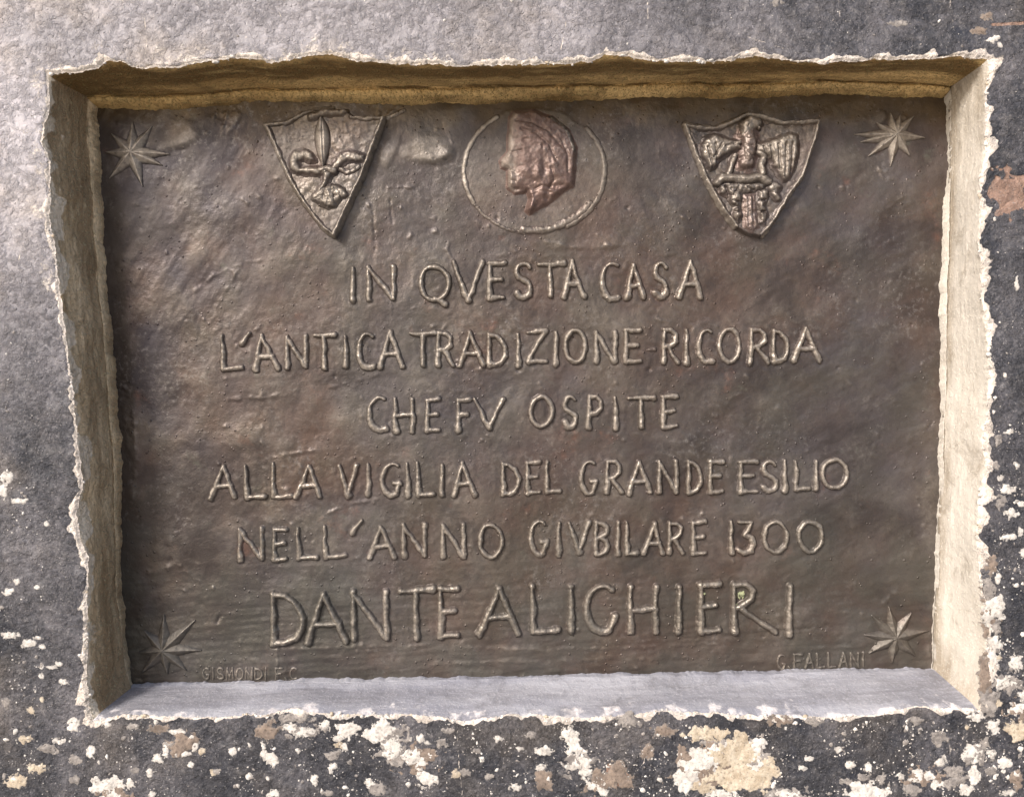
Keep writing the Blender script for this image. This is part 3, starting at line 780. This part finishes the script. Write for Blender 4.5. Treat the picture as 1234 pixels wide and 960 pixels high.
def plate_h(U, W):
    x_ = np.clip((np.asarray(U) - GU[0]) / 1.3, 0, len(GU) - 1.001); y_ = np.clip((np.asarray(W) - GV[0]) / 1.3, 0, len(GV) - 1.001)
    i = x_.astype(int); j = y_.astype(int); fx = x_ - i; fy = y_ - j
    return (PH[j, i] * (1 - fx) + PH[j, i + 1] * fx) * (1 - fy) + (PH[j + 1, i] * (1 - fx) + PH[j + 1, i + 1] * fx) * fy

def bron_attr(U, W, crest):
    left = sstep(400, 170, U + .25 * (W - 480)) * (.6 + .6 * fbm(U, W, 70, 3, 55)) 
    top = sstep(230, 112, W) * .95 + .12 * sstep(480, 700, W)
    top = np.minimum(top, 1.0) * sstep(.95, .0, 0 * U)
    edge = np.maximum(np.maximum(sstep(34, 6, U - np.interp(W, [131,430,824], [117,138,161])), .95 * sstep(52, 6, W - 118 + 14 * fbm(U, W, 60, 3, 57))), .5 * sstep(14, 2, 812 - W))  # left and top strips carry the niche's shade as dark colour
    low = sstep(560, 760, W + 60 * fbm(U, W, 120, 3, 58))
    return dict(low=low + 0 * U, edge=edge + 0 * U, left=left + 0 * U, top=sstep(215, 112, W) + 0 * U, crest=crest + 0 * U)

PLAQUE = empty('bronze_plaque', tuple(plate_w(640, 822, 0)), label='dark brown bronze plaque with raised Italian inscription, two shields, portrait medallion and four corner stars', cat='plaque')
cr = .8 * np.clip(.5 * (PH - (2.2 * fbm(PU, PV, 190, 3, 1))) / 2.5, 0, .55)
V = plate_w(PU, PV, PH)
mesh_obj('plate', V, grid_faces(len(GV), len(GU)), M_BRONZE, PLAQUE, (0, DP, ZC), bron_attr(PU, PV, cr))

def relief(name, box, fn, mat, parent, g=.8, label=None, cut=-.55, crestk=1.0, skirt=0.0):
    """fn(U,W) -> (height above plate in mm, crest 0..1); anything under cut is removed"""
    u0, v0, u1, v1 = box
    U, W = np.meshgrid(np.arange(u0, u1, g), np.arange(v0, v1, g))
    h, c = fn(U, W)
    ok = h > cut
    keep = ok[:-1, :-1] | ok[1:, :-1] | ok[:-1, 1:] | ok[1:, 1:]
    h = np.maximum(h, cut - .15)
    V = plate_w(U, W, plate_h(U, W) + h)
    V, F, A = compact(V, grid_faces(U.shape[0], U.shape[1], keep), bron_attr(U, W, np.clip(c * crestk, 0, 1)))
    if len(F) == 0: return None
    if skirt: V, F, A = add_skirt(V, F, skirt, A)
    return mesh_obj(name, V, F, mat, parent, None, A, label=label)

def prof(d, hw, ht, p=1.0):
    """rounded bar that runs out softly into the plate"""
    x_ = np.clip(1 - d / (hw * 1.28), -1, 1)
    top = ht * (.5 * sstep(-.04, .62, x_) ** p + .55 * np.clip(x_, 0, 1))
    return top - .12 - .9 * sstep(0, -.35, 1 - d / (hw * 1.28))

roots = {}
for li, (lab, hw, ht, gl) in enumerate(lines):
    c = np.mean([(g[1] + g[3]) / 2 for g in gl]); b = max(g[4] for g in gl)
    roots[li] = empty('inscription_line' if li < 6 else 'signature', tuple(plate_w(c, b, 0)), label=lab, parent=PLAQUE)
for (li, ch, st, hw, ht, s_) in LET:
    us = [p[0] for q in st for p in q]; vs = [p[1] for q in st for p in q]
    def fn(U, W, st=st, hw=hw, ht=ht, s_=s_, ch=ch):
        d_ = np.full(U.shape, 99.0)
        for k, q in enumerate(st):
            wk = 1 + .26 * fbm(U, W, 16, 2, s_ + k)
            # each stroke swells from one end to the other, as modelled by hand
            L_ = math.hypot(q[-1][0] - q[0][0], q[-1][1] - q[0][1])
            if L_ > 6 and hw > 2:
                tt_ = np.clip(((U - q[0][0]) * (q[-1][0] - q[0][0]) + (W - q[0][1]) * (q[-1][1] - q[0][1])) / L_ ** 2, 0, 1)
                sg = ((s_ + k * 5) % 7) / 6.0 - .35
                wk = wk * (1 + sg * .45 * (tt_ - .5) * 2) * 1.06
            d1 = seg_dist(U, W, q) / wk
            if hw > 3.2:     # blobs where strokes end
                for e in (q[0], q[-1]): d1 = np.minimum(d1, np.hypot(U - e[0], W - e[1]) / 1.08)
            d_ = np.minimum(d_, d1)
        d_ = d_ + .55 * fbm(U, W, 6, 3, s_ + 50)
        h = prof(d_, hw * (.7 if ch == '-' else 1), ht * (.45 if ch == '-' else 1)) 
        h = h + np.clip(h, 0, 1) * (.75 * fbm(U, W, 13, 2, s_ + 3) + .3 * fbm(U, W, 4, 2, s_ + 4)) * min(1, ht / 3)
        return h, sstep(.25 * ht, .85 * ht, h) * (.85 if ht > 2.2 else .45)
    m = hw * 2 + 2
    relief('letter' if ch not in "'-." else {"'": 'apostrophe', '-': 'dash', '.': 'full_stop'}[ch], (min(us) - m, min(vs) - m, max(us) + m, max(vs) + m), fn, M_LETTER, roots[li], g=.75 if hw > 2 else .6, cut=-.5)

M_VERD = flake_material('pale_verdigris', (.46, .47, .27), (.30, .33, .20))
def spot(u, v, r, seed):
    def fn(U, W):
        f = 1 - np.hypot(U - u, W - v) / r + .6 * fbm(U, W, 4, 2, seed)
        return 3.6 * sstep(-.2, .7, f) - .8, 0 * U
    relief('verdigris_spot', (u - 2 * r, v - 2 * r, u + 2 * r, v + 2 * r), fn, M_VERD, PLAQUE, g=.6, cut=-.6)
spot(894, 716, 4.5, 1); spot(888, 731, 4.8, 2); spot(884, 748, 1.8, 3); spot(848, 715, 2.0, 4)

# ------------------------------------------------------------------ stars
def star(center, tips, H_, w0, label, ck=.8):
    cu, cv = center
    cr_ = empty('star', tuple(plate_w(cu, cv, 0)), label=label, parent=PLAQUE)
    for k, (tu, tv) in enumerate(tips):
        L = math.hypot(tu - cu, tv - cv); dx, dy = (tu - cu) / L, (tv - cv) / L
        def fn(U, W, L=L, dx=dx, dy=dy, k=k):
            a = (U - cu) * dx + (W - cv) * dy; p = np.abs(-(U - cu) * dy + (W - cv) * dx)
            t_ = a / L
            wloc = w0 * 1.35 * np.clip(np.minimum(.45 + 2.2 * np.clip(t_, 0, 1), 1.15 * (1.0 - t_)), 0.0, 1) + .9
            hr = H_ * (1 - .72 * np.clip(t_, 0, 1))
            h = hr * (1 - p / wloc) + .25 * fbm(U, W, 5, 2, k + 5)
            h = np.where((t_ < -.02) | (t_ > 1.02), -2, h)
            h = np.maximum(h, -2)
            return h, sstep(.2, 3.2, h) * ck
        us = (cu, tu); vs = (cv, tv)
        relief('ray', (min(us) - 10, min(vs) - 10, max(us) + 10, max(vs) + 10), fn, M_BRONZE, cr_, g=.7, cut=-.6)
star((160,185), [(160,147),(183,153),(204,186),(195,199),(172,224),(132,215),(127,183),(134,161)], 9.0, 7.4, 'upper left star, eight uneven pointed rays', 1.0)
star((1079,163), [(1073,136),(1085,139),(1101,140),(1114,166),(1096,188),(1073,200),(1047,188),(1031,162),(1038,171),(1056,148)], 9.5, 6.6, 'upper right star with thin uneven rays', 1.0)
star((1078,767), [(1071,731),(1098,738),(1118,759),(1103,790),(1074,798),(1046,786),(1041,764),(1050,741)], 8.0, 7.4, 'lower right star with broad rays', .5)
star((198,782), [(198,740),(235,747),(242,783),(224,807),(202,811),(171,810),(167,786),(174,759)], 9.0, 7.0, 'lower left star with broad rays', .6)

# ------------------------------------------------------------------ polygons with signed distance (positive inside)
def sdpoly(U, W, pts):
    d = seg_dist(U, W, pts + [pts[0]])
    ins = np.zeros(U.shape, bool)
    n = len(pts)
    for i in range(n):
        x1, y1 = pts[i]; x2, y2 = pts[(i + 1) % n]
        if y1 == y2: continue
        c = ((y1 > W) != (y2 > W)) & (U < (x2 - x1) * (W - y1) / (y2 - y1) + x1)
        ins ^= c
    return np.where(ins, d, -d)

def slab(name, poly, h, base_fn, parent, mat=M_BRONZE, seed=0, nz=1.2, ck=.5, grooves=(), gd=3.0, gw=1.3, dome=0.0):
    us = [p[0] for p in poly]; vs = [p[1] for p in poly]
    def fn(U, W):
        sd_ = sdpoly(U, W, poly) + .9 * fbm(U, W, 8, 2, seed)
        hh = h * sstep(-1.8, 5, sd_) - .9 * sstep(-1.2, -3, sd_) + sstep(-1, 3, sd_) * nz * fbm(U, W, 8, 3, seed + 3) + dome * sstep(1, 11, sd_)
        for g_ in grooves: hh = hh - gd * np.exp(-(seg_dist(U, W, g_) / gw) ** 2) * sstep(0, 3, sd_)
        return np.where(hh > -.85, base_fn(U, W) + hh, -9), sstep(.4 * h, 1.1 * h, hh) * ck
    return relief(name, (min(us) - 5, min(vs) - 5, max(us) + 5, max(vs) + 5), fn, mat, parent, g=.75, cut=-.7, skirt=.002)

def bar(name, pts, w, h, base_fn, parent, mat=M_BRONZE, seed=0, nz=.9, ck=.8, taper=None, label=None):
    us = [p[0] for p in pts]; vs = [p[1] for p in pts]; m = 2 * w + 3
    def fn(U, W):
        d_ = seg_dist(U, W, pts) / (1 + .22 * fbm(U, W, 9, 2, seed)) + .3 * fbm(U, W, 5, 2, seed + 2)
        hh = prof(d_, w, h) + np.clip(d_ < w, 0, 1) * nz * fbm(U, W, 6, 2, seed + 4)
        b = base_fn(U, W)
        return np.where(hh > -.95, b + hh, -9), sstep(.2 * h, h, hh) * ck
    return relief(name, (min(us) - m, min(vs) - m, max(us) + m, max(vs) + m), fn, mat, parent, g=.75, cut=-.7, label=label, skirt=.002)

zero = lambda U, W: 0 * U
# left shield ------------------------------------------------------
SH1 = empty('shield', tuple(plate_w(402, 286, 0)), label='left shield bearing a lily', parent=PLAQUE)
s1 = [(321,150),(336,148),(347,148),(360,141),(372,136),(395,134),(415,134),(426,142),(445,143),(464,144),(457,163),(449,183),(437,215),(424,243),(405,286),(399,283),(388,273),(368,247),(350,217),(336,185)]
def s1_base(U, W):
    sd_ = sdpoly(U, W, s1) + .8 * fbm(U, W, 9, 2, 401)
    tilt = 2.4 + 8.0 * sstep(330, 450, U + .45 * (W - 150))
    return tilt * sstep(-2.2, 1.2, sd_) - .9 * sstep(-1.5, -3.5, sd_)
def s1_fn(U, W):
    b = s1_base(U, W)
    sd_ = sdpoly(U, W, s1)
    return b - .6 * sstep(3, 14, sd_) + .9 * fbm(U, W, 12, 3, 402) * sstep(0, 5, sd_), .25 + 0 * U
relief('shield_field', (312,126,474,294), s1_fn, M_BRONZE, SH1, g=.8, cut=-.7)
bar('shield_rim', [(320,151),(336,185),(350,217),(368,247),(388,273),(401,285)], 3.2, 3.4, s1_base, SH1, seed=410, ck=1.0)
bar('shield_rim', [(463,145),(456,165),(449,183),(437,215),(424,243),(411,272),(404,285)], 3.3, 4.2, s1_base, SH1, seed=411, ck=1.0)
bar('shield_rim', [(321,151),(345,149),(362,140),(378,133),(402,131)], 2.7, 3.4, s1_base, SH1, seed=412, ck=.9)
bar('shield_rim', [(376,142),(395,138),(413,138),(418,135)], 4.0, 3.2, s1_base, SH1, seed=413, ck=.5)
bar('shield_rim', [(425,144),(442,146),(462,144),(475,139),(487,133)], 2.8, 3.0, s1_base, SH1, seed=414, ck=.9)
LIL = empty('lily', tuple(plate_w(398, 240, 0)), label='lily with one straight and two curled petals', parent=SH1)
def petal(U, W):
    cu = 389 + .05 * (W - 150); t_ = (W - 143) / 62.0
    w = 9.6 * np.sin(np.pi * np.clip(t_ ** .8, 0, 1)) ** .85 + .3
    p = np.abs(U - cu)
    h = 6.5 * (1 - (p / w) ** 1.5)
    h = np.where((t_ < 0) | (t_ > 1) | (h < -.5), -9, h - 1.2 * np.exp(-((U - cu - 1) / 1.1) ** 2))
    return np.where(h > -5, h + s1_base(U, W), -9), sstep(0, 4, h) * .8
relief('petal', (378,140,402,208), petal, M_BRONZE, LIL, g=.7, cut=-.6, skirt=.003)
slab('petal', [(350,206),(349,193),(355,184),(366,181),(378,186),(383,197),(375,199),(368,194),(362,197),(365,203),(380,203),(397,204),(398,213),(380,214),(360,212)], 4.6, s1_base, LIL, seed=421, ck=.95, dome=1.5)
slab('petal', [(397,207),(404,197),(411,187),(422,183),(433,186),(442,189),(441,197),(431,198),(421,197),(414,202),(407,208),(399,214)], 4.2, s1_base, LIL, seed=422, ck=.9)
slab('stem', [(391,208),(403,210),(399,221),(394,230),(387,239),(379,242),(383,231),(390,221)], 4.4, s1_base, LIL, seed=424, ck=.8)
bar('band', [(389,207),(397,206),(404,208)], 4.2, 6.0, s1_base, LIL, seed=430, ck=.9)
slab('knot', [(378,243),(386,234),(396,229),(408,227),(417,232),(416,240),(408,248),(398,252),(388,249)], 4.2, s1_base, LIL, seed=433, nz=2.0, ck=.6)
bar('knot', [(398,232),(401,246)], 6.5, 6.0, s1_base, LIL, seed=425, nz=1.5)
bar('knot', [(392,232),(383,240)], 5.0, 5.2, s1_base, LIL, seed=431, nz=1.5)
bar('knot', [(404,230),(415,236)], 5.0, 5.2, s1_base, LIL, seed=432, nz=1.5)
bar('curl', [(412,206),(420,210),(428,207),(434,203)], 2.6, 1.6, s1_base, LIL, seed=426, ck=.5)

# right shield -----------------------------------------------------
SH2 = empty('shield', tuple(plate_w(914, 287, 0)), label='right shield bearing a spread eagle', parent=PLAQUE)
s2 = [(824,150),(838,153),(862,155),(879,148),(900,137),(917,140),(942,149),(986,146),(981,166),(976,180),(965,214),(947,239),(930,268),(914,286),(900,283),(885,275),(869,254),(852,222),(837,187)]
def s2_base(U, W):
    sd_ = sdpoly(U, W, s2) + .8 * fbm(U, W, 9, 2, 501)
    return (3.0 + 6.5 * sstep(840, 960, U + .4 * (W - 150))) * sstep(-2.2, 1.2, sd_) - .9 * sstep(-1.5, -3.5, sd_)
def s2_fn(U, W):
    sd_ = sdpoly(U, W, s2)
    return s2_base(U, W) - .9 * sstep(3, 14, sd_) + 1.0 * fbm(U, W, 12, 3, 502) * sstep(0, 5, sd_), .18 + 0 * U
relief('shield_field', (814,128,996,296), s2_fn, M_BRONZE, SH2, g=.8, cut=-.7)
bar('shield_rim', [(825,151),(837,187),(852,222),(869,254),(884,274)], 3.6, 3.8, s2_base, SH2, seed=510, ck=1.0)
bar('shield_rim', [(985,148),(981,166),(976,182),(965,214),(947,239),(930,268),(917,285)], 3.6, 4.2, s2_base, SH2, seed=511, ck=1.0)
bar('shield_rim', [(826,150),(838,153),(862,155),(879,149),(899,139),(916,142),(942,150),(962,149),(984,147)], 4.0, 4.2, s2_base, SH2, seed=512, ck=.8)
EAG = empty('eagle', tuple(plate_w(900, 275, 0)), label='worn spread eagle above a scroll', parent=SH2)
bar('head', [(899,153),(897,160),(903,150),(906,151)], 7.5, 8, s2_base, EAG, seed=520)
bar('body', [(899,162),(900,176),(898,190),(897,197)], 9.5, 7.5, s2_base, EAG, mat=M_RUSSET, seed=521, ck=.3)
EB = M_BRONZE
slab('wing', [(894,168),(886,171),(877,170),(868,165),(858,163),(849,167),(843,176),(843,188),(848,199),(854,208),(861,203),(866,195),(872,190),(880,186),(893,184)], 6.0, s2_base, EAG, seed=550, dome=2.5, ck=.75,
     grooves=[[(851,180),(857,204)], [(860,176),(862,198)], [(868,176),(858,192)], [(872,179),(880,176),(892,178)]])
slab('wing', [(907,175),(916,174),(928,171),(940,166),(951,163),(958,167),(960,178),(958,192),(954,206),(948,219),(940,222),(934,214),(929,206),(924,196),(916,190),(908,186)], 6.0, s2_base, EAG, seed=551, dome=2.5, ck=.75,
     grooves=[[(951,176),(949,212)], [(943,176),(942,216)], [(934,178),(936,208)], [(925,180),(928,200)], [(917,180),(921,192)]])
slab('body', [(893,164),(907,164),(910,176),(908,188),(904,198),(897,204),(891,196),(889,184),(890,172)], 7.0, s2_base, EAG, mat=M_RUSSET, seed=521, dome=3.0, ck=.3, grooves=[[(897,186),(903,192)], [(895,178),(904,180)]], gd=1.6)
bar('head', [(897,160),(897,153),(903,148),(909,151)], 6.8, 9.0, s2_base, EAG, seed=520)
bar('beak', [(908,152),(912,157)], 2.6, 6.0, s2_base, EAG, seed=519)
bar('leg', [(912,186),(918,192),(914,202),(916,212)], 4.2, 6.0, s2_base, EAG, seed=536)
bar('leg', [(884,190),(880,200),(876,212)], 3.4, 4.2, s2_base, EAG, seed=537, ck=.5)
bar('scroll', [(862,222),(869,217),(884,218),(900,219),(914,217),(922,222)], 5.4, 8.0, s2_base, EAG, seed=540)
slab('scroll', [(862,222),(880,221),(900,223),(920,222),(918,232),(904,234),(890,236),(876,240),(866,234)], 4.4, s2_base, EAG, seed=541, nz=2.4, ck=.5, grooves=[[(872,226),(876,236)], [(888,227),(884,234)], [(898,228),(904,232)]])
slab('claw', [(878,232),(890,230),(892,242),(888,252),(892,262),(886,272),(880,264),(882,252),(876,242)], 5.4, s2_base, EAG, seed=542, nz=2.4, ck=.8, grooves=[[(880,244),(890,246)], [(884,258),(891,257)]])
slab('claw', [(910,232),(924,230),(922,242),(918,250),(922,260),(919,275),(910,272),(912,258),(908,246)], 5.4, s2_base, EAG, seed=543, nz=2.4, ck=.8, grooves=[[(912,244),(921,244)], [(912,258),(920,257)]])
slab('claw', [(924,220),(934,222),(938,228),(934,236),(940,243),(932,246),(926,238),(922,230)], 4.8, s2_base, EAG, seed=544, nz=2.0, ck=.8)
slab('tail', [(893,236),(908,236),(908,256),(912,276),(904,282),(894,276),(894,256)], 3.4, s2_base, EAG, mat=M_RUSSET, seed=545, ck=.2, grooves=[[(899,240),(899,274)], [(904,240),(905,276)]], gd=1.5)

# medallion --------------------------------------------------------
MED = empty('medallion', tuple(plate_w(643, 282, 0)), label='round medallion with a reddish portrait head in profile', parent=PLAQUE)
def ringpts(a0, a1, n=26, cx=644, cy=206, rx=85, ry=76):
    return [(cx + rx * math.cos(math.radians(t)), cy + ry * math.sin(math.radians(t))) for t in np.linspace(a0, a1, n)]
bar('ring', ringpts(150, 238), 2.9, 1.7, zero, MED, seed=600, ck=1.0, nz=.25)
bar('ring', ringpts(-42, 62), 3.0, 1.8, zero, MED, seed=601, ck=.6, nz=.3)
bar('ring', ringpts(34, 98, cx=643, cy=204, rx=82, ry=74), 4.2, 1.8, zero, MED, seed=602, ck=.5, nz=.4)
bar('ring', ringpts(98, 150), 1.9, .9, zero, MED, seed=603, ck=.4)
p1 = [(618,135),(643,133),(667,142),(686,157),(695,178),(694,199),(691,225),(679,232),(660,247),(638,259),(633,254),(637,240),(635,232),(620,235),(611,227),(611,206),(603,204),(602,195),(611,183),(612,159),(614,142)]
def head(U, W):
    sd_ = sdpoly(U, W, p1) + .7 * fbm(U, W, 14, 2, 611)
    h = 7.5 * sstep(-1.5, 6, sd_) ** .8 + 4.6 * sstep(3, 28, sd_)
    h = h - .9 * sstep(-1.0, -3, sd_)
    det = 1.5 * fbm(U, W, 15, 3, 612) + .45 * fbm(U, W, 6, 2, 613)
    hol = lambda a, b, c, d, z: -z * np.exp(-(((U - a) / c) ** 2 + ((W - b) / d) ** 2))
    det = det + hol(623, 230, 7, 3, 5) + hol(656, 205, 4, 9, 3.6) + hol(637, 163, 7, 3, 2.4) + hol(634, 171, 6, 2.5, 2) + hol(660, 240, 5, 7, 4) + hol(672, 226, 10, 3, 2.5) + hol(647, 248, 4, 5, 3)
    det = det + hol(648, 209, 4, 10, -3) + hol(668, 205, 4, 10, -2.2) + hol(613, 190, 5, 12, -2) + hol(616, 215, 4, 10, -1.6) + hol(640, 245, 4, 9, -2.4) + hol(655, 236, 14, 3, -1.5)
    for g_ in ([(622,147),(640,150),(660,160),(676,178)], [(628,158),(646,163),(662,178),(670,196)], [(676,170),(684,188),(684,208)], [(664,205),(668,218),(662,228)], [(613,206),(620,209)], [(612,219),(621,220)], [(616,186),(628,184)], [(640,232),(652,226),(664,228)]):
        det = det - 2.0 * np.exp(-(seg_dist(U, W, g_) / 1.7) ** 2)
    return h + .85 * det * sstep(0, 6, sd_), .75 * sstep(628, 612, U) * sstep(0, 3, sd_) + .15 * sstep(1, 4, fbm(U, W, 6, 2, 613) * 6)
relief('portrait_head', (592,124,706,268), head, M_BRONZE_RED, MED, g=.75, cut=-.7, label='reddish worn head in profile facing left')
bar('strand', [(664,143),(678,152),(687,166),(691,182)], 2.2, 1.4, lambda U, W: head(U, W)[0], MED, seed=620, ck=.5)

for o in list(bpy.data.objects):
    if 'wl' in o: del o['wl']
print('triangles', sum(sum(len(p.vertices) - 2 for p in ()) or len(o.data.polygons) * 2 for o in bpy.data.objects if o.type == 'MESH'), 'objects', len(bpy.data.objects))
